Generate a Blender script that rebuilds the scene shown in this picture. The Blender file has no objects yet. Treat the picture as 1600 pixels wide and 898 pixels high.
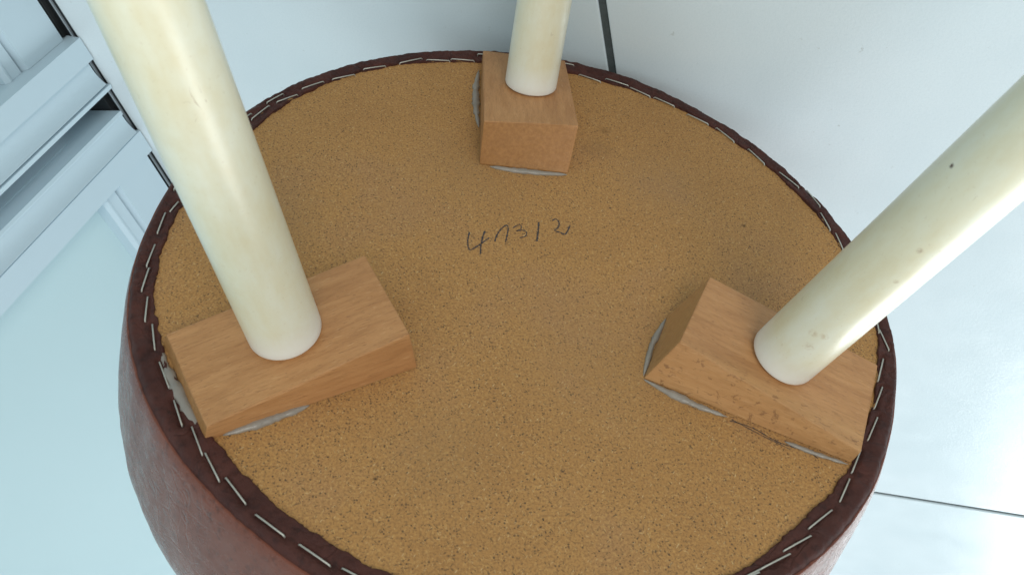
import bpy, bmesh, math, random
import numpy as np
from mathutils import Vector, Matrix, noise
random.seed(7)
R = math.radians
S = bpy.context.scene
COL = S.collection

# ------------------------------------------------------------------ camera, light, exposure
CAM_H = .4262
AX = Vector((-0.9291114, 0.2105474, -0.3040095))     # camera right, in the room (Z up)
AY = Vector((-0.0827107, 0.6829487, 0.7257686))      # picture down
AZ = Vector((0.3604316, 0.6994647, -0.6171209))      # view direction
cam = bpy.data.cameras.new('camera'); co = bpy.data.objects.new('camera', cam); COL.objects.link(co)
m = Matrix((AX, -AY, -AZ)).transposed().to_4x4(); m.translation = (0, 0, CAM_H); co.matrix_world = m
cam.lens = 1303.03/1600*36; cam.sensor_width = 36; cam.clip_start = .01; cam.clip_end = 100
cam.dof.use_dof = True; cam.dof.focus_distance = .42; cam.dof.aperture_fstop = 26
S.camera = co

w = bpy.data.worlds.new('World'); S.world = w; w.use_nodes = True
bg = w.node_tree.nodes['Background']; bg.inputs[0].default_value = (.80, .94, 1, 1); bg.inputs[1].default_value = .50
def area(name, loc, target, sx, sy, power, colour):
    l = bpy.data.lights.new(name, 'AREA'); l.shape = 'RECTANGLE'; l.size = sx; l.size_y = sy
    l.energy = power; l.color = colour
    o = bpy.data.objects.new(name, l); COL.objects.link(o); o.location = loc
    o.rotation_euler = (Vector(target)-Vector(loc)).to_track_quat('-Z', 'Y').to_euler()
    return o
area('window_light', (-1.6, 3.0, 1.15), (-1.2, 0, .5), 1.9, 1.4, 84, (.92, .985, 1))
area('second_window_light', (.75, 3.3, 1.7), (.1, .3, .3), 1.3, 1.1, 38, (.93, .95, 1))
area('ceiling_bounce_fill', (-.2, -.2, 2.5), (0, .2, 0), 2.6, 2.2, 14, (.88, .96, 1))  # added soft fill for light bounced off the unseen ceiling, no lamp there
area('room_window_light', (-1.5, -1.6, 1.9), (.1, .2, .2), 1.3, 1.6, 34, (1, .98, .92))
S.view_settings.view_transform = 'Standard'; S.view_settings.look = 'None'
S.view_settings.exposure = 0; S.view_settings.gamma = 1
S.view_settings.use_curve_mapping = False

# ------------------------------------------------------------------ node helpers
class NT:
    def __init__(s, name, rough=.5, coat=0, spec=.5):
        s.m = bpy.data.materials.new(name); s.m.use_nodes = True
        s.t = s.m.node_tree; s.b = s.t.nodes['Principled BSDF']
        s.b.inputs['Roughness'].default_value = rough
        s.b.inputs['Coat Weight'].default_value = coat
        s.b.inputs['Specular IOR Level'].default_value = spec
        s.tc = s.t.nodes.new('ShaderNodeTexCoord')
    def n(s, typ, **kw):
        x = s.t.nodes.new(typ)
        for k, v in kw.items():
            if k.startswith('_'): setattr(x, k[1:], v)
            else: x.inputs[k.replace('9', ' ')].default_value = v
        return x
    def l(s, a, b): s.t.links.new(a, b)
    def map(s, scale=(1, 1, 1), rot=(0, 0, 0), src='Object'):
        x = s.n('ShaderNodeMapping'); x.inputs['Scale'].default_value = scale; x.inputs['Rotation'].default_value = rot
        s.l(s.tc.outputs[src], x.inputs['Vector']); return x.outputs[0]
    def noise(s, vec, scale, detail=3, rough=.5, dist=0):
        x = s.n('ShaderNodeTexNoise', Scale=scale, Detail=detail, Roughness=rough, Distortion=dist); s.l(vec, x.inputs['Vector']); return x.outputs[0]
    def vor(s, vec, scale, feature='F1', out='Distance', rnd=1):
        x = s.n('ShaderNodeTexVoronoi', _feature=feature, Scale=scale); x.inputs['Randomness'].default_value = rnd
        s.l(vec, x.inputs['Vector']); return x.outputs[out]
    def ramp(s, fac, stops):
        x = s.n('ShaderNodeValToRGB'); e = x.color_ramp.elements
        while len(e) < len(stops): e.new(.5)
        for k, (p, c) in enumerate(stops):
            e[k].position = p; e[k].color = c if len(c) == 4 else (*c, 1)
        s.l(fac, x.inputs[0]); return x.outputs[0]
    def rng(s, v, a, b, c=0, d=1):
        x = s.n('ShaderNodeMapRange'); s.l(v, x.inputs[0])
        for k, q in enumerate((a, b, c, d)): x.inputs[k+1].default_value = q
        return x.outputs[0]
    def math(s, op, a, b=None, clamp=False):
        x = s.n('ShaderNodeMath', _operation=op, _use_clamp=clamp)
        for k, q in enumerate((a, b)):
            if q is None: continue
            if isinstance(q, (int, float)): x.inputs[k].default_value = q
            else: s.l(q, x.inputs[k])
        return x.outputs[0]
    def mix(s, fac, a, b, mode='MIX'):
        x = s.n('ShaderNodeMix', _data_type='RGBA', _blend_type=mode)
        for sock, q in ((x.inputs[0], fac), (x.inputs[6], a), (x.inputs[7], b)):
            if isinstance(q, (int, float)): sock.default_value = q
            elif isinstance(q, tuple): sock.default_value = (*q, 1)
            else: s.l(q, sock)
        return x.outputs[2]
    def spot(s, loc, rad, soft=.3):
        x = s.n('ShaderNodeVectorMath', _operation='DISTANCE'); s.l(s.tc.outputs['Object'], x.inputs[0]); x.inputs[1].default_value = loc
        return s.rng(x.outputs['Value'], rad*(1-soft), rad, 1, 0)
    def base(s, c):
        if isinstance(c, tuple): s.b.inputs['Base Color'].default_value = (*c, 1)
        else: s.l(c, s.b.inputs['Base Color'])
    def bump(s, h, dist=.001, strength=1, prev=None):
        x = s.n('ShaderNodeBump', Strength=strength, Distance=dist); s.l(h, x.inputs['Height'])
        if prev is not None: s.l(prev, x.inputs['Normal'])
        s.l(x.outputs[0], s.b.inputs['Normal']); return x.outputs[0]

def m_board():
    M = NT('fibreboard', .72, spec=.25); v = M.map()
    big = M.noise(v, 14, 4, .6)
    c = M.ramp(big, [(.3, (.400, .198, .064)), (.5, (.445, .226, .074)), (.7, (.410, .214, .088))])
    mid = M.noise(v, 1050, 2, .6)
    c = M.mix(M.rng(mid, .45, .66, 0, .7), c, (.225, .115, .048))
    c = M.mix(M.rng(M.noise(M.map((1, 1, 1), (.3, .4, 1)), 840, 2, .6), .55, .75, 0, .6), c, (.58, .34, .12))
    # fibres in several directions
    for k, (a, col, lo, hi, st) in enumerate(((.3, (.60, .40, .18), .69, .75, .6), (1.3, (.58, .40, .18), .70, .76, .7), (2.2, (.60, .42, .21), .69, .75, .7),
                              (.9, (.12, .07, .035), .67, .73, .75), (1.9, (.13, .08, .04), .68, .74, .7), (2.8, (.11, .07, .04), .67, .73, .75))):
        r = M.n('ShaderNodeVectorRotate', _rotation_type='Z_AXIS'); r.inputs['Angle'].default_value = a
        M.l(M.tc.outputs['Object'], r.inputs['Vector'])
        mp = M.n('ShaderNodeMapping'); mp.inputs['Scale'].default_value = (.3, 1.1, 1); mp.inputs['Location'].default_value = (k*3.1, k, 0)
        M.l(r.outputs[0], mp.inputs['Vector'])
        c = M.mix(M.rng(M.noise(mp.outputs[0], 1250, 1, .5), lo, hi, 0, st), c, col)
    # dark resin specks, a few sizes
    for sc, th, col in ((640, .18, (.06, .038, .028)), (250, .062, (.03, .02, .016)), (900, .27, (.11, .062, .034))):
        x = M.n('ShaderNodeTexVoronoi', Scale=sc); M.l(M.noise_warp(v) if False else v, x.inputs['Vector'])
        sep = M.n('ShaderNodeSeparateColor'); M.l(x.outputs['Color'], sep.inputs[0])
        keep = M.math('GREATER_THAN', sep.outputs[0], .62)
        sz = M.math('MULTIPLY', sep.outputs[1], th*1.5)
        k = M.math('MULTIPLY', M.math('LESS_THAN', x.outputs['Distance'], sz), keep)
        c = M.mix(M.math('MULTIPLY', k, .78), c, col)
    # stains and knocks with a place of their own
    for loc, rad, col, st in (((.11201, .02899, 0), .0014, (.04, .02, .01), .9), ((-.06774, -.11224, 0), .0011, (.015, .01, .01), 1),
                              ((.05095, .10007, 0), .0045, (.20, .10, .035), .55), ((.045, .085, 0), .012, (.21, .115, .045), .3),
                              ((-.045, -.10, 0), .03, (.27, .16, .07), .3), ((.03, -.06, 0), .05, (.33, .185, .08), .3), ((-.02, .06, 0), .04, (.33, .19, .085), .3), ((.075, .06, 0), .035, (.31, .18, .085), .3), ((-.12, .02, 0), .03, (.30, .18, .09), .35)):
        wob = M.noise(v, 500, 2)
        f = M.math('MULTIPLY', M.spot(loc, rad, .8), M.rng(wob, .35, .55, .3, 1))
        c = M.mix(M.math('MULTIPLY', f, st), c, col)
    M.base(c)
    M.bump(M.math('ADD', mid, M.noise(v, 1500, 2)), .00025, .4)
    return M.m

def m_wood(name, hue=0, chips=False):
    M = NT(name, .5, spec=.35)
    g = M.noise(M.map((6, 60, 40)), 3.2, 5, .6, .4)
    a, b, d = ((.44, .210, .080), (.52, .262, .106), (.37, .168, .062))
    c = M.ramp(g, [(.28, d), (.45, a), (.7, b)])
    lines = M.noise(M.map((9, 230, 160)), 5, 3, .6, .2)
    c = M.mix(M.rng(lines, .5, .72, 0, .5), c, (.30, .135, .05))
    fl = M.noise(M.map((90, 900, 900)), 2.2, 1)
    c = M.mix(M.rng(fl, .66, .72, 0, .45), c, (.19, .085, .035))
    c = M.mix(M.rng(M.noise(M.map((70, 600, 600)), 2.0, 1), .66, .74, 0, .35), c, (.62, .36, .17))
    # end grain: faces across the grain are darker and redder on the plain wood
    geo = M.n('ShaderNodeNewGeometry'); vt = M.n('ShaderNodeVectorTransform', _vector_type='NORMAL', _convert_from='WORLD', _convert_to='OBJECT')
    M.l(geo.outputs['True Normal'], vt.inputs[0]); sp = M.n('ShaderNodeSeparateXYZ'); M.l(vt.outputs[0], sp.inputs[0])
    EG = ((.47, .25, .095), (.40, .205, .075)) if chips else ((.30, .135, .042), (.40, .190, .062))  # torn block: end colour lightened to offset the shade on that face
    end = M.rng(M.math('ABSOLUTE', sp.outputs[0]), .8, .93, 0, 1)
    eg = M.ramp(M.noise(M.map((1, 1, 1)), 520, 3, .7), [(.35, EG[0]), (.65, EG[1])])
    c = M.mix(M.math('MULTIPLY', end, .85), c, eg)
    if chips:   # rough torn spots along one long side
        sx = M.n('ShaderNodeSeparateXYZ'); M.l(M.tc.outputs['Object'], sx.inputs[0])
        band = M.rng(sx.outputs[1], -.010, -.019, 0, 1)
        c = M.mix(M.math('MULTIPLY', band, .35), c, (.52, .29, .115))
        ch = M.noise(M.map((1, 2.2, 1)), 270, 3, .65, .6)
        c = M.mix(M.math('MULTIPLY', M.rng(ch, .57, .66, 0, .6), band), c, (.16, .07, .03))
    M.base(c); M.bump(M.math('ADD', lines, fl), .0002, .5); return M.m

def m_leather(name, col1, col2, rough, wr):
    M = NT(name, rough, spec=(.3 if wr < .9 else .34)); v = M.map()
    c = M.ramp(M.noise(v, 60, 5, .65), [(.3, col1), (.7, col2)])
    c = M.mix(M.rng(M.noise(v, 260, 4, .7), .52, .68, 0, .6), c, tuple(x*.4 for x in col1))
    gr = M.vor(v, 1500, 'DISTANCE_TO_EDGE')
    warp = M.n('ShaderNodeVectorMath', _operation='ADD')
    nz = M.n('ShaderNodeTexNoise', Scale=22, Detail=3); M.l(v, nz.inputs['Vector'])
    sc = M.n('ShaderNodeVectorMath', _operation='SCALE'); sc.inputs['Scale'].default_value = .07
    M.l(nz.outputs['Color'], sc.inputs[0]); M.l(v, warp.inputs[0]); M.l(sc.outputs[0], warp.inputs[1])
    mp = M.n('ShaderNodeMapping'); mp.inputs['Scale'].default_value = (1, 1, 2.2); M.l(warp.outputs[0], mp.inputs['Vector'])
    cr = M.vor(mp.outputs[0], 55, 'DISTANCE_TO_EDGE')
    crease = M.rng(cr, 0, .07, 0, 1)
    gate = M.rng(M.noise(v, 16, 2), .42, .58, 0, 1)
    h = M.math('ADD', M.math('MULTIPLY', M.math('MULTIPLY', crease, gate), wr), M.math('MULTIPLY', M.rng(gr, 0, .15), .12))
    h = M.math('ADD', h, M.math('MULTIPLY', M.noise(v, 120, 4, .6), .8*wr))
    M.base(c); M.bump(h, .0012, .75 if wr < .9 else .17)
    M.l(M.rng(M.noise(v, 200, 3), .3, .7, rough-.05, rough+.08), M.b.inputs['Roughness'])
    return M.m

def m_paint(marks=()):
    M = NT('aged_cream_lacquer', .36, coat=.5, spec=.5); v = M.map()
    M.b.inputs['Coat Roughness'].default_value = .3
    c = M.ramp(M.noise(M.map((42, 42, 16)), 1.3, 5, .65), [(.3, (.72, .63, .41)), (.5, (.76, .71, .53)), (.7, (.79, .775, .645))])
    c = M.mix(M.rng(M.noise(v, 45, 4, .65), .50, .76, 0, .42), c, (.68, .56, .32))
    c = M.mix(M.rng(M.noise(v, 900, 2), .66, .74, 0, .25), c, (.52, .40, .22))
    sx = M.n('ShaderNodeSeparateXYZ'); M.l(M.tc.outputs['Object'], sx.inputs[0])
    c = M.mix(M.rng(sx.outputs[2], .016, .002, 0, .75), c, (.84, .83, .79))
    scr = M.noise(M.map((1, 1, .45)), 260, 3, .7, 1.5)
    c = M.mix(M.math('MULTIPLY', M.rng(scr, .665, .70, 0, .7), M.rng(M.noise(v, 30, 1), .58, .66)), c, (.36, .24, .11))
    for loc, rad, col, st in marks:
        f = M.math('MULTIPLY', M.spot(loc, rad, .7), M.rng(M.noise(v, 700, 3, .7), .42, .55, .1, 1))
        c = M.mix(M.math('MULTIPLY', f, st), c, col)
    M.base(c); M.bump(M.noise(v, 60, 3), .0008, .25)
    return M.m

def m_plain(name, col, rough, coat=0, metal=0, nscale=0, namt=.0003, var=None):
    M = NT(name, rough, coat); M.b.inputs['Metallic'].default_value = metal
    v = M.map()
    c = col
    if var: c = M.mix(M.rng(M.noise(v, var, 3), .35, .65), col, tuple(x*.86 for x in col))
    M.base(c)
    if nscale: M.bump(M.noise(v, nscale, 3), namt, .5)
    return M.m

def m_tile():
    M = NT('white_glazed_tile', .22, coat=.0, spec=.55); v = M.map()
    c = M.ramp(M.noise(v, 9, 3), [(.3, (.60, .675, .70)), (.7, (.66, .72, .74))])
    c = M.mix(M.rng(M.noise(v, 900, 2, .6), .45, .7, 0, .35), c, (.55, .63, .66))
    sp = M.noise(v, 160, 4, .7)
    c = M.mix(M.math('MULTIPLY', M.rng(sp, .66, .72, 0, .55), M.rng(M.noise(v, 14, 2), .46, .6)), c, (.34, .36, .33))
    M.base(c)
    M.l(M.rng(M.noise(v, 40, 3), .3, .7, .17, .27), M.b.inputs['Roughness'])
    M.bump(M.math('ADD', M.noise(v, 520, 3, .65), M.math('MULTIPLY', M.noise(v, 25, 2), 2)), .00035, .30); return M.m

def m_pencil():
    M = NT('pencil_graphite', .6); M.base((.028, .032, .045))
    g = M.noise(M.map(), 1300, 2, .6)
    M.l(M.rng(g, .33, .55, .2, .95), M.b.inputs['Alpha']); return M.m

MAT = dict(board=m_board(), wood=m_wood('beech_wood'), woodc=m_wood('beech_wood_torn', chips=True),
    hem=m_leather('leather_matt', (.046, .0125, .009), (.092, .027, .018), .60, .6),
    side=m_leather('leather_smooth', (.145, .040, .020), (.190, .058, .032), .26, .9),
    paint=m_paint(), tile=m_tile(), pencil=m_pencil(),
    staple=m_plain('staple_wire', (.50, .48, .42), .45, metal=.6, nscale=900),
    grout=m_plain('dark_grout', (.07, .085, .085), .9, nscale=900, namt=.001, var=300),
    pvc=m_plain('white_pvc', (.46, .57, .63), .33, nscale=500, namt=.00006),
    pane=m_plain('pale_frosted_pane', (.45, .59, .62), .28, nscale=14, namt=.0006),
    rubber=m_plain('black_rubber', (.012, .014, .015), .6),
    metal=m_plain('brushed_metal', (.42, .47, .5), .35, metal=.7),
    glue=m_plain('dried_glue', (.38, .34, .29), .35, coat=.3, nscale=300, namt=.0008, var=180))
MAT['glue'].node_tree.nodes['Principled BSDF'].inputs['Alpha'].default_value = .72

# ------------------------------------------------------------------ object helpers
def obj(name, me, mat, parent=None, kind=None, smooth=False):
    o = bpy.data.objects.new(name, me); COL.objects.link(o)
    if mat and not me.materials: me.materials.append(mat)
    if parent: o.parent = parent
    if kind: o['kind'] = kind
    if smooth:
        for p in me.polygons: p.use_smooth = True
    return o
def from_bm(bm, name):
    bmesh.ops.recalc_face_normals(bm, faces=bm.faces)
    me = bpy.data.meshes.new(name); bm.to_mesh(me); bm.free(); return me
def empty(name, label, cat, loc=(0, 0, 0)):
    o = bpy.data.objects.new(name, None); COL.objects.link(o); o.location = loc; o.empty_display_size = .05
    o['label'] = label; o['category'] = cat; return o
def box(x0, x1, y0, y1, z0, z1, bev=0, seg=2):
    bm = bmesh.new(); vs = [bm.verts.new(p) for p in ((x0,y0,z0),(x1,y0,z0),(x1,y1,z0),(x0,y1,z0),(x0,y0,z1),(x1,y0,z1),(x1,y1,z1),(x0,y1,z1))]
    for f in ((3,2,1,0),(4,5,6,7),(0,1,5,4),(1,2,6,5),(2,3,7,6),(3,0,4,7)): bm.faces.new([vs[i] for i in f])
    if bev: bmesh.ops.bevel(bm, geom=bm.edges[:], offset=bev, segments=seg, affect='EDGES', profile=.6)
    return from_bm(bm, 'box')
def extrude(poly, axis, a, b, name='extrusion'):
    """closed 2-D polygon swept along an axis; axis 'z': poly=(x,y); axis 'y': poly=(x,z)"""
    bm = bmesh.new(); ring = []
    for t in (a, b):
        ring.append([bm.verts.new((p[0], p[1], t) if axis == 'z' else (p[0], t, p[1])) for p in poly])
    n = len(poly)
    for k in range(n): bm.faces.new((ring[0][k], ring[0][(k+1) % n], ring[1][(k+1) % n], ring[1][k]))
    bm.faces.new(ring[0]); bm.faces.new(ring[1])
    return from_bm(bm, name)

# ------------------------------------------------------------------ floor: tiles on a bed of grout
fl = obj('floor', box(-3.1, .60, -1.2, 3.8, -.03, -.0016), MAT['grout'], kind='structure')
T = .51; G = .0024
tile_meshes = {}
for i in range(-6, 1):
    for j in range(-3, 7):
        x0 = .137 + i*T; y0 = .716 + (j-1)*T
        x1 = x0+T
        if i == 0: x1 = .5475
        key = (i == 0)
        if key not in tile_meshes:
            tile_meshes[key] = box(G, x1-x0-(G if not key else 0), G, T-G*.75, -.008, 0, .0009, 3)
        o = obj('tile', tile_meshes[key], MAT['tile'], fl)
        o.location = (x0, y0, 0)

# ------------------------------------------------------------------ patio door: two leaves, threshold
XF = .5445
H = 2.05
def cove(ys, x0, x1, n=10):   # soft hollow from (ys[0],x0) to (ys[1],x1)
    return [(x0+(x1-x0)*(k/n)**2.2, ys[0]+(ys[1]-ys[0])*k/n) for k in range(n+1)]
th = empty('door_threshold', 'black rubber and metal threshold along the bottom of the white door leaves', 'threshold', (.56, .3, 0))
def tho(nm, me, mt): obj(nm, me, mt, th).matrix_parent_inverse = Matrix.Translation((-.56, -.3, 0))
tho('rubber_seal', box(.5480, .640, -1.2, 3.6, -.004, -.0006), MAT['rubber'])
tho('metal_rail', box(.5500, .5512, -1.2, 3.6, -.0006, .0016, .0003, 1), MAT['metal'])
tho('rubber_strip', box(.5565, .60, -1.2, 3.6, -.0005, .004, .0004, 1), MAT['rubber'])

def leaf(name, label, stile_polys, low, rail_y, pane_y, far_y):
    t = empty(name, label, 'door leaf', (.56, (rail_y[0]+rail_y[1])/2, 0))
    inv = Matrix.Translation((-.56, -(rail_y[0]+rail_y[1])/2, 0))
    def add(nm, me, mt, parent=None, **k):
        o = obj(nm, me, mt, parent or t, **k)
        if parent is None: o.matrix_parent_inverse = inv
        return o
    for nm, poly, z0 in stile_polys: add(nm, extrude(poly, 'z', z0, H), MAT['pvc'])
    # the rail below the pane: flat face, sloped bright bead, small lip
    a, b = rail_y
    rail = [(XF+.001, .0075), (XF+.001, .0465)] + [(.5545, .0505), (.600, .0505), (.600, .0075)]
    if low: rail = [(p[0]+.0085, p[1]) if p[0] < .59 else p for p in rail]
    off = .0085 if low else 0
    add('bottom_rail', extrude(rail, 'y', a, b), MAT['pvc'])
    bead = [(XF+.0045+off, .0508), (XF+.005+off, .0600), (XF+.0035+off, .0612), (XF+.0035+off, .0628), (XF+.0065+off, .0655), (.585, .0655), (.585, .0508)]
    add('glazing_bead', extrude(bead, 'y', a, b), MAT['pvc'])
    add('pane', box(.5625+off*.5, .590, a, b, .060, 1.95), MAT['pane'])
    add('top_rail', box(XF+.001+off, .600, a, b, 1.951, H, .001, 1), MAT['pvc'])
    fa, fb = far_y
    add('stile', box(XF+.0005, .601, fa, fb, .0015, H, .001, 1), MAT['pvc'])
    return t, add

# leaf nearer the top left of the picture
ya, yb = .2405, .2875
A1 = [(XF, .2425), (XF, .2608), (XF+.0012, .2612), (.600, .2612), (.600, .2405), (XF+.0105, .2405)]
A2 = [(XF+.0035, .2613)] + cove((.267, .2810), XF+.0035, XF-.0008) + [(XF-.0009, .2814), (XF+.0035, .2816), (XF+.0035, .2829), (.598, .2829), (.598, .2613)]
A3 = [(XF-.0008, .2834), (XF-.0004, .2868), (XF+.002, .2875), (.598, .2875), (.598, .2830), (XF+.002, .2830)]
tA, addA = leaf('door_leaf', 'white plastic door leaf at the top left corner, cut off by the picture edge',
    [('stile', A1, .001), ('inner_stile', A2, .0045), ('edge_strip', A3, .001)], True, (-.60, .2404), (-.6, .24), (-.68, -.601))
# leaf nearer the stool
B1 = [(XF+.0010, .3060), (XF+.0006, .3080), (XF+.0012, .3092), (XF+.0022, .3098)] + cove((.3125, .3262), XF+.0022, XF-.0018) + [(XF-.0019, .3266), (XF+.003, .3268), (XF+.003, .3276), (.598, .3276), (.598, .3055), (XF+.001, .3055)]
B2 = [(XF-.0005, .3285), (XF-.0005, .3485), (.600, .3485), (.600, .3278), (XF+.0012, .3278)]
tB, addB = leaf('door_leaf', 'white plastic door leaf on the left, its big pale pane beside the stool',
    [('inner_stile', B1, .0055), ('stile', B2, .001)], False, (.3486, 1.15), (.3486, 1.15), (1.1501, 1.22))
# lock face plate let into the edge of the second leaf
bm = bmesh.new(); pl = []
for k in range(9):
    a = math.pi*k/8; pl.append((.5712-.0062*math.cos(a), .050-.0062*math.sin(a)))
pl = [(x, z) for x, z in pl]
poly = [(x, z+.004) for x, z in pl] + [(.5774, .30), (.5650, .30)]
me = extrude(poly, 'y', .3050, .30551); addB('lock_plate', me, MAT['pvc'])

# ------------------------------------------------------------------ the stool, lying on its side
BM = Matrix([[-0.8635212, 0.3764934, -0.3355351], [0.338552, -0.0603568, -0.9390099], [-0.3737828, -0.9244511, -0.0753433]]).to_4x4(); BM.translation = Vector([0.131029, 0.261061, -0.248504]) + Vector((0, 0, CAM_H))
stool = empty('stool', 'upturned round stool with brown leather seat, tan board and three cream legs', 'stool')
stool.matrix_world = BM

def interp(th, tab):
    tab = sorted(tab); a = [t[0] for t in tab]; v = [t[1] for t in tab]
    a = [a[-1]-360]+a+[a[0]+360]; v = [v[-1]]+v+[v[0]]
    return np.interp(th, a, v)
IN = [(-178,.1605),(-168,.1612),(-142,.1580),(-134,.1582),(-129,.1591),(-123,.1591),(-115,.160),(-95,.1595),(-68,.1608),(-57,.1580),(-48,.1590),(-37,.1592),(-23,.1603),(-14,.1615),(7,.1608),(18,.1591),(29,.1588),(37,.1583),(52,.160),(63,.1583),(76,.1575),(96,.1588),(115,.1618),(127,.1613),(134,.1604),(148,.1565),(172,.1593)]
OUTR = [(-173,.1704),(-164,.1712),(-154,.1708),(-147,.1705),(-138,.1697),(-129,.1695),(-122,.1705),(-62,.1707),(-49,.1704),(-43,.1702),(-35,.1690),(-26,.1685),(-18,.1692),(7,.1684),(11,.1674),(16,.1675),(22,.1660),(29,.1657),(38,.1665),(45,.1661),(51,.1663),(57,.1685),(66,.1700),(80,.1702),(101,.1708),(114,.1702),(127,.1699),(135,.1699),(168,.1690),(174,.1690)]
STAPLES = [[-135.0, 89.9, -127.2, 102.7], [-124.2, 105.8, -114.2, 113.4], [-112.5, 119.1, -101.6, 126.9], [-97.3, 129.8, -85.4, 135.6], [-81.0, 141.3, -68.9, 146.2], [-61.1, 150.0, -48.4, 156.2], [-45.9, 155.2, -32.5, 156.0], [-31.7, 157.9, -18.2, 157.9], [43.4, 151.8, 55.6, 145.7], [59.1, 149.3, 72.1, 143.5], [72.7, 142.4, 83.4, 134.0], [85.7, 134.2, 96.4, 126.1], [102.6, 119.7, 113.2, 111.0], [117.1, 108.4, 124.8, 96.4], [131.3, 90.9, 137.3, 78.0], [143.6, 72.1, 151.3, 59.6], [154.7, 57.8, 158.3, 45.0], [156.9, 40.7, 157.8, 27.7], [159.9, 25.9, 159.6, 13.7], [158.2, -37.5, 158.2, -49.7], [153.6, -54.1, 146.0, -66.5], [147.0, -69.4, 138.6, -80.6], [138.3, -85.0, 129.5, -96.1], [124.8, -100.3, 116.9, -110.8], [114.9, -113.5, 107.1, -123.3], [102.8, -126.6, 90.9, -133.9], [90.9, -136.7, 78.3, -142.4], [80.5, -143.5, 67.6, -148.8], [66.9, -149.9, 57.1, -153.6], [-159.1, 26.2, -161.1, 20.5], [-163.0, 19.4, -164.0, 6.1], [-163.6, -0.3, -164.5, -13.4], [-163.3, -14.1, -163.7, -27.3], [-160.8, -29.9, -159.2, -43.0], [-156.3, -44.2, -152.9, -56.8], [-150.2, -62.6, -144.3, -74.9], [-141.8, -80.0, -137.0, -91.0], [-133.6, -91.4, -128.1, -103.1], [-127.4, -102.1, -120.9, -113.4], [-119.0, -112.0, -110.9, -122.2], [-107.4, -126.0, -97.0, -134.0], [-92.1, -136.9, -81.4, -144.6], [-77.6, -145.4, -67.9, -151.0]]
# staples that no part of the picture shows, at the same pitch
for a0 in list(np.arange(-110, -66, 5.3)):
    a = R(a0); r = .1645+random.uniform(-.0012, .0012); d = .0062
    c = np.array([r*math.cos(a), r*math.sin(a)]); t = np.array([-math.sin(a), math.cos(a)])
    p, q = (c-t*d)*1000, (c+t*d)*1000; STAPLES.append([p[0], p[1], q[0], q[1]])
for a0 in (-12, -7.6, -3, 1.6, 73.5+4, 84, 88.5, 93.5, 139, 147, 152, 157, 162.5, 166):
    a = R(a0); r = (.1650 if a0 > 60 else .1625)+random.uniform(-.001, .001); d = .0058
    c = np.array([r*math.cos(a), r*math.sin(a)]); t = np.array([-math.sin(a), math.cos(a)])
    p, q = (c-t*d)*1000, (c+t*d)*1000; STAPLES.append([p[0], p[1], q[0], q[1]])

# seat board
bm = bmesh.new(); bmesh.ops.create_circle(bm, cap_ends=True, segments=160, radius=.1638)
ext = bmesh.ops.extrude_face_region(bm, geom=bm.faces[:])
for v in [g for g in ext['geom'] if isinstance(g, bmesh.types.BMVert)]: v.co.z -= .011
board = obj('seat_board', from_bm(bm, 'seat_board'), MAT['board'], stool)

# leather hem: flat turned-in border, pleated, pressed down under each staple
NA = 1500; NRr = 22
th = np.linspace(-180, 180, NA, endpoint=False)
rin = interp(th, IN); rout = interp(th, OUTR)
seg = np.array(STAPLES)/1000
def fbm(x, y, z, o=3): return noise.fractal(Vector((x, y, z)), 1.0, 2.0, o)
verts = []; 
for k in range(NA):
    a = R(th[k]); ca, sa = math.cos(a), math.sin(a)
    jag = .0011*fbm(ca*14, sa*14, 0, 4) + .0005*fbm(ca*60, sa*60, 3, 2)
    ri = rin[k]+jag; ro = rout[k]+.0003*fbm(ca*30, sa*30, 8, 3)
    for j in range(NRr):
        u = j/(NRr-1)
        if j == 0: r = ri; z = -.0002
        elif j == 1: r = ri-.00005; z = .0010
        else:
            u2 = (j-2)/(NRr-3)
            r = ri+.0003+(ro-ri)*u2
            z = .0014+.0006*u2
            if u2 > .72: z -= .0032*((u2-.72)/.28)**2.4
            pleat = fbm(ca*26, sa*26, r*9, 3)
            z += .0008*pleat*(1-abs(u2-.45)) + .00035*fbm(r*ca*220, r*sa*220, 5, 3)
        verts.append((r*ca, r*sa, z))
V = np.array(verts)
P = V[:, :2]; press = np.zeros(len(V)); 
for s in seg:
    a, b = s[:2], s[2:]; d = b-a; L = np.dot(d, d)
    near = np.where(((P-(a+b)/2)**2).sum(1) < .012**2)[0]
    t = np.clip(((P[near]-a)@d)/L, 0, 1); q = a+t[:, None]*d; dist = np.sqrt(((P[near]-q)**2).sum(1))
    press[near] = np.maximum(press[near], np.exp(-(dist/.0012)**2))
V[:, 2] -= np.where(V[:, 2] > .0006, .00115*press, 0)
F = [(k*NRr+j, ((k+1) % NA)*NRr+j, ((k+1) % NA)*NRr+j+1, k*NRr+j+1) for k in range(NA) for j in range(NRr-1)]
me = bpy.data.meshes.new('leather_hem'); me.from_pydata(V.tolist(), [], F)
hem = obj('leather_hem', me, MAT['hem'], stool, smooth=True)
hem['label'] = 'dark matt leather border stapled round the board'

# leather side and cushion
prof = [(.0000, 0.0), (.0016, -.0035), (.0028, -.008), (.0040, -.014), (.0060, -.024), (.0084, -.036), (.0106, -.050), (.0120, -.064), (.011, -.078), (.005, -.090), (-.004, -.099), (-.022, -.105), (-.06, -.109), (-.12, -.111), (-.1699, -.1115)]
pz = []
for i in range(len(prof)-1):
    for s in range(4):
        u = s/4; pz.append((prof[i][0]*(1-u)+prof[i+1][0]*u, prof[i][1]*(1-u)+prof[i+1][1]*u))
pz.append(prof[-1])
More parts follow.
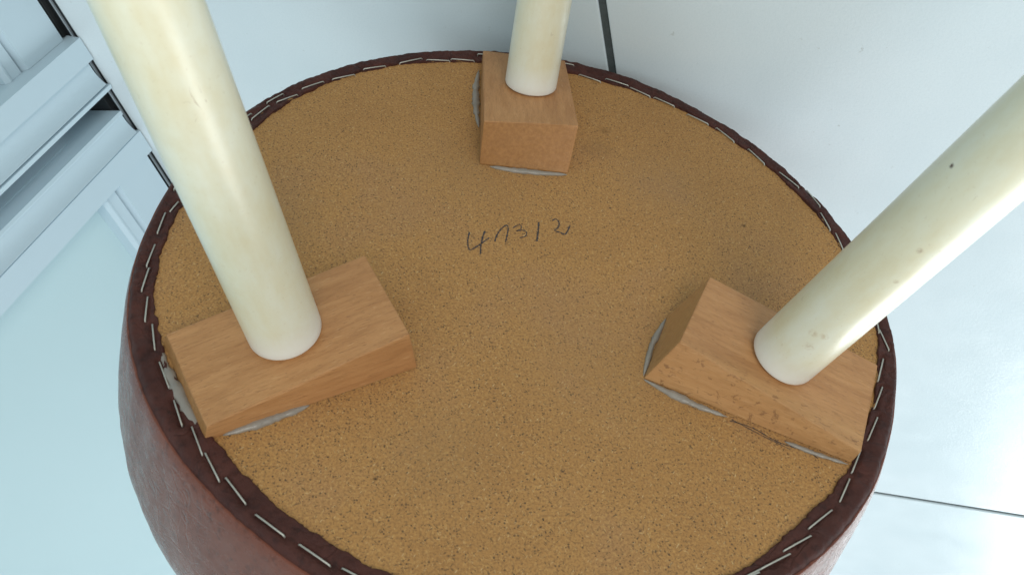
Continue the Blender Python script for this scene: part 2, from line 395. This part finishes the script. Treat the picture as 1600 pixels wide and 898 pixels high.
# smooth the profile
for _ in range(6):
    pz = [pz[0]]+[((pz[i-1][0]+2*pz[i][0]+pz[i+1][0])/4, (pz[i-1][1]+2*pz[i][1]+pz[i+1][1])/4) for i in range(1, len(pz)-1)]+[pz[-1]]
NB = 720; th2 = np.linspace(-180, 180, NB, endpoint=False); ro2 = interp(th2, OUTR); verts = []
NP = len(pz)
for k in range(NB):
    a = R(th2[k]); ca, sa = math.cos(a), math.sin(a)
    for j, (dr, z) in enumerate(pz):
        base = ro2[k]*(1-min(1, -z*22)) + .1705*min(1, -z*22)
        r = base+dr+.0002
        if 0 < j < NP-9: r += .0006*fbm(ca*9, sa*9, z*16, 3)*min(1, -z*60)
        if j < 1: z0 = -.0016; r -= .0016
        else: z0 = z
        verts.append((r*ca+z*.06 if j < NP-1 else r*ca, r*sa, z0))
F = [(k*NP+j, ((k+1) % NB)*NP+j, ((k+1) % NB)*NP+j+1, k*NP+j+1) for k in range(NB) for j in range(NP-1)]
me = bpy.data.meshes.new('leather_cover'); me.from_pydata(verts, [], F)
bm = bmesh.new(); bm.from_mesh(me); bmesh.ops.recalc_face_normals(bm, faces=bm.faces); bm.to_mesh(me); bm.free()
obj('leather_cover', me, MAT['side'], stool, smooth=True)

# staples
def staple_mesh(L):
    bm = bmesh.new(); hw = .00036; pts = [(-L/2, -.0026), (-L/2, -.0004), (-L/2+.0005, .0001), (0, .00018), (L/2-.0005, .0001), (L/2, -.0004), (L/2, -.0026)]
    rings = []
    for k, (x, z) in enumerate(pts):
        a = Vector((pts[max(0, k-1)][0], pts[max(0, k-1)][1])); b = Vector((pts[min(len(pts)-1, k+1)][0], pts[min(len(pts)-1, k+1)][1]))
        t = (b-a).normalized(); nx, nz = -t.y, t.x
        ring = []
        for q in range(6):
            an = 2*math.pi*q/6+math.pi/6
            ring.append(bm.verts.new((x+nx*math.sin(an)*.00032, math.cos(an)*hw, z+nz*math.sin(an)*.00032)))
        rings.append(ring)
    for A, B in zip(rings, rings[1:]):
        for q in range(6): bm.faces.new((A[q], A[(q+1) % 6], B[(q+1) % 6], B[q]))
    bm.faces.new(rings[0]); bm.faces.new(rings[-1])
    return from_bm(bm, 'staple')
smesh = staple_mesh(.0128)
for s in STAPLES:
    a = Vector((s[0], s[1]))/1000; b = Vector((s[2], s[3]))/1000; c = (a+b)/2; d = b-a
    o = obj('staple', smesh, MAT['staple'], hem, smooth=True)
    r = c.length; rr = interp(math.degrees(math.atan2(c.y, c.x)), IN); ro = .1705
    u = max(0, min(1, (r-rr)/(ro-rr)))
    o.location = (c.x, c.y, .0010+.0006*u); o.rotation_euler = (0, random.uniform(-.02, .02), math.atan2(d.y, d.x))
    o.scale = (max(.6, min(1.12, d.length/.0128)), 1, 1)

# mounting blocks
BLK = [
 dict(nit=(-.0747,-.0224,.02200), pit=(-.0565,-.0632,.02184), pot=(-.1268,-.0962,.00825), nt=(-.1480,-.0547,.00799), pib=(-.0524,-.0627,.00015), pob=(-.1284,-.0970,.00015), nob=(-.1506,-.0532,.00015), nib=(-.0706,-.0218,.00015)),
 dict(pot=(-.0136,.1592,.00747), nt=(.0341,.1545,.00775), nit=(.0281,.0734,.02199), pit=(-.0202,.0715,.02286), pib=(-.0203,.0656,.00015), nib=(.0251,.0618,.00015), pob=(-.0136,.1600,.00015), nob=(.0342,.1553,.00015)),
 dict(pit=(.0726,-.0276,.02181), nit=(.0505,-.0640,.02217), nt=(.1192,-.1060,.00810), pot=(.1440,-.0631,.00787), nib=(.0409,-.0664,.00015), pib=(.0582,-.0323,.00015), nob=(.1185,-.1062,.00015), pob=(.1442,-.0630,.00015)),
]
LEGS = [((-.10316,-.05819),(-.17563,-.04389,.98348)), ((.0087,.11611),(.00789,.11479,.99336)), ((.09652,-.06555),(.17078,-.11101,.97904))]
BL_LAB = ['wood block on the left, thin end against the leather border', 'wood block at the top with dark end grain showing', 'wood block on the right with rough torn edge']
GLUE = [[[-122.5, -94.6], [-112.0, -90.0], [-103.0, -86.0], [-93.0, -81.3]], [[-151.39, -55.71], [-146.62, -66.32], [-137.45, -82.15], [-129.2, -94.43]], [[-15.11, 64.2], [-3.76, 62.13], [12.69, 60.96], [24.72, 60.93]], [[-15.92, 150.1], [-18.78, 130.89], [-19.54, 110.02], [-18.91, 95.98]], [[57.33, -33.65], [47.76, -48.99], [40.9, -65.32]], [[40.58, -66.95], [48.98, -72.92], [61.07, -80.0], [72.36, -85.14]], [[93.41, -96.46], [103.98, -101.72], [117.17, -106.94]]]
GW = [(0, .0020), (0, .0023), (1, .0018), (1, .0020), (2, .0015), (2, .0017), (2, .0011)]
LEGL = ['cream leg nearest the camera, on the left', 'cream leg at the top of the picture', 'cream leg on the right with small dark specks']
blocks = []
for i, B in enumerate(BLK):
    K = {k: Vector(v) for k, v in B.items()}
    c = sum(K.values(), Vector())/8; c.z = 0
    u = ((K['pob']+K['nob'])-(K['pib']+K['nib'])).normalized(); ang = math.atan2(u.y, u.x)
    inv = Matrix.Rotation(-ang, 4, 'Z') @ Matrix.Translation(-c)
    bm = bmesh.new(); q = {k: bm.verts.new(inv @ v) for k, v in K.items()}
    for f in (('pit','nit','nt','pot'), ('pib','pob','nob','nib'), ('pit','pib','nib','nit'), ('pot','nt','nob','pob'), ('pit','pot','pob','pib'), ('nit','nib','nob','nt')):
        bm.faces.new([q[x] for x in f])
    bmesh.ops.recalc_face_normals(bm, faces=bm.faces)
    bmesh.ops.bevel(bm, geom=bm.edges[:], offset=.0006, segments=2, affect='EDGES', profile=.6)
    bigf = sorted(bm.faces, key=lambda f: -f.calc_area())[:6]
    es = list({e for f in bigf for e in f.edges})
    bmesh.ops.subdivide_edges(bm, edges=es, cuts=24, use_grid_fill=True)
    for v in bm.verts:     # hand-sawn: edges and faces not quite true
        g = noise.noise_vector(v.co*70+Vector((i*9, 0, 0))); h = noise.noise_vector(v.co*420)
        v.co += g*.00022+h*(.00016 if i == 2 else .00007)
    o = obj('mounting_block', from_bm(bm, 'mounting_block'), MAT['woodc' if i == 2 else 'wood'], stool)
    o.location = c; o.rotation_euler = (0, 0, ang); o['label'] = BL_LAB[i]
    blocks.append((o, inv, K))
    # leg: turned tapered rod standing square on the slanted top
    (bx, by), d = LEGS[i]; d = Vector(d)
    n = (K['nit']-K['pot']).cross(K['pit']-K['nt']); n.normalize()
    if n.z < 0: n = -n
    p0 = (K['nit']+K['pit']+K['nt']+K['pot'])/4
    bz = p0.z-((bx-p0.x)*n.x+(by-p0.y)*n.y)/n.z
    LL = .425; bm = bmesh.new(); NS = 96; rings = []
    zs = [(-.003, .0123), (.0000, .0123), (.0001, .0135), (.0003, .0138), (.0008, .01394)] + [(t, .01396-.0052*t) for t in np.linspace(.004, LL-.004, 40)] + [(LL-.001, .0112), (LL, .0098)]
    for z, r in zs: rings.append([bm.verts.new((r*math.cos(2*math.pi*k/NS), r*math.sin(2*math.pi*k/NS), z)) for k in range(NS)])
    for A_, B_ in zip(rings, rings[1:]):
        for k in range(NS): bm.faces.new((A_[k], A_[(k+1) % NS], B_[(k+1) % NS], B_[k]))
    bm.faces.new(rings[0]); bm.faces.new(rings[-1])
    lg = obj('leg', from_bm(bm, 'leg'), MAT['paint'], stool, smooth=True)
    lg['label'] = LEGL[i]
    if i == 2:      # specks and scuffs this leg has
        ML = (Matrix.Translation((bx, by, bz+.0013)) @ d.to_track_quat('Z', 'X').to_matrix().to_4x4()).inverted()
        mk = [(tuple(ML @ Vector(p)), r_, c_, t_) for p, r_, c_, t_ in (
            ((.10249,-.07816,.12783), .0011, (.10,.05,.03), 1), ((.09216,-.07835,.04678), .0022, (.50,.36,.20), .5), ((.09515,-.08075,.04798), .0020, (.50,.36,.20), .5),
            ((.09302,-.07936,.04035), .0026, (.50,.37,.22), .4), ((.1037,-.08631,.09921), .0014, (.34,.2,.1), .6), ((.10342,-.08586,.08396), .0012, (.4,.26,.12), .5))]
        lg.data.materials.clear(); lg.data.materials.append(m_paint(mk))
    lg.rotation_mode = 'QUATERNION'; lg.rotation_quaternion = d.to_track_quat('Z', 'X')
    lg.location = (bx, by, bz+.0013)

# glue squeezed out along the foot of the blocks
for (bi, wd), pts in zip(GW, GLUE):
    o, inv, K = blocks[bi]
    pts = [Vector((x/1000, y/1000, 0)) for x, y in pts]
    # resample
    fine = []
    n = 26
    Ls = [0]
    for a, b in zip(pts, pts[1:]): Ls.append(Ls[-1]+(b-a).length)
    for k in range(n+1):
        t = Ls[-1]*k/n; s = max(i for i in range(len(pts)-1) if Ls[i] <= t+1e-9)
        fine.append(pts[s].lerp(pts[s+1], (t-Ls[s])/(Ls[s+1]-Ls[s])))
    bm = bmesh.new(); rings = []
    for k, p in enumerate(fine):
        t = (fine[min(n, k+1)]-fine[max(0, k-1)]).normalized(); sdir = Vector((-t.y, t.x, 0))
        e = max(.06, math.sin(math.pi*(k+.01)/(n+.02))**.6)*(1+.55*noise.noise(p*260)+.2*noise.noise(p*800))
        rr = wd*e; ring = []
        for q in range(10):
            a = 2*math.pi*q/10
            ring.append(bm.verts.new(inv @ (p+sdir*math.cos(a)*rr+Vector((0, 0, .0004+math.sin(a)*rr*.75)))))
        rings.append(ring)
    for A_, B_ in zip(rings, rings[1:]):
        for q in range(10): bm.faces.new((A_[q], A_[(q+1) % 10], B_[(q+1) % 10], B_[q]))
    bm.faces.new(rings[0]); bm.faces.new(rings[-1])
    obj('glue_bead', from_bm(bm, 'glue_bead'), MAT['glue'], o, smooth=True)

# handwritten number in pencil on the board
HAND = [[[-27.69, 16.17], [-28.76, 10.71], [-28.63, 5.72], [-27.59, 4.54], [-23.64, 7.86], [-18.63, 12.87]], [[-20.4, 17.25], [-22.41, 9.81], [-23.45, 1.7]], [[-16.17, 10.47], [-15.16, 14.02], [-13.03, 18.34], [-10.5, 21.43], [-9.34, 21.5], [-9.18, 18.89], [-11.14, 10.13]], [[-6.93, 20.01], [-4.44, 22.13], [-2.8, 22.23], [-3.01, 19.92], [-5.24, 18.15], [-1.94, 19.0], [-0.46, 17.47], [-1.4, 14.82], [-4.25, 13.7]], [[6.21, 25.12], [5.19, 18.45], [3.91, 11.93]], [[12.88, 26.54], [14.91, 27.68], [16.15, 25.41], [15.41, 22.03], [13.48, 19.61], [16.15, 18.45], [18.38, 17.6], [21.53, 23.74]], [[73.05, -86.66], [81.71, -89.94], [90.68, -96.47], [101.99, -101.14], [105.36, -104.04]], [[74.04, -86.04], [84.76, -93.52], [95.01, -99.98]]]
HW = [.00046, .00046, .00046, .00034, .00050, .00046, .00028, .00022]
for st, hw in zip(HAND, HW):
    pts = [Vector((x/1000, y/1000)) for x, y in st]
    sm = []
    ext = [pts[0]*2-pts[1]]+pts+[pts[-1]*2-pts[-2]]
    for i in range(1, len(ext)-2):
        p0, p1, p2, p3 = ext[i-1:i+3]
        for k in range(8):
            t = k/8; sm.append(.5*((2*p1)+(p2-p0)*t+(2*p0-5*p1+4*p2-p3)*t*t+(3*p1-p0-3*p2+p3)*t**3))
    sm.append(pts[-1])
    vs = []; fs = []
    for k, p in enumerate(sm):
        d = (sm[min(len(sm)-1, k+1)]-sm[max(0, k-1)]).normalized(); nn = Vector((-d.y, d.x))
        wdt = hw*(.8+.5*noise.noise(Vector((p.x*900, p.y*900, 0))))
        for s in (1, -1): vs.append((p.x+nn.x*wdt*s, p.y+nn.y*wdt*s, .00012))
    for k in range(len(sm)-1): fs.append((2*k, 2*k+1, 2*k+3, 2*k+2))
    me = bpy.data.meshes.new('pencil_stroke'); me.from_pydata(vs, [], fs)
    obj('pencil_stroke', me, MAT['pencil'], board)
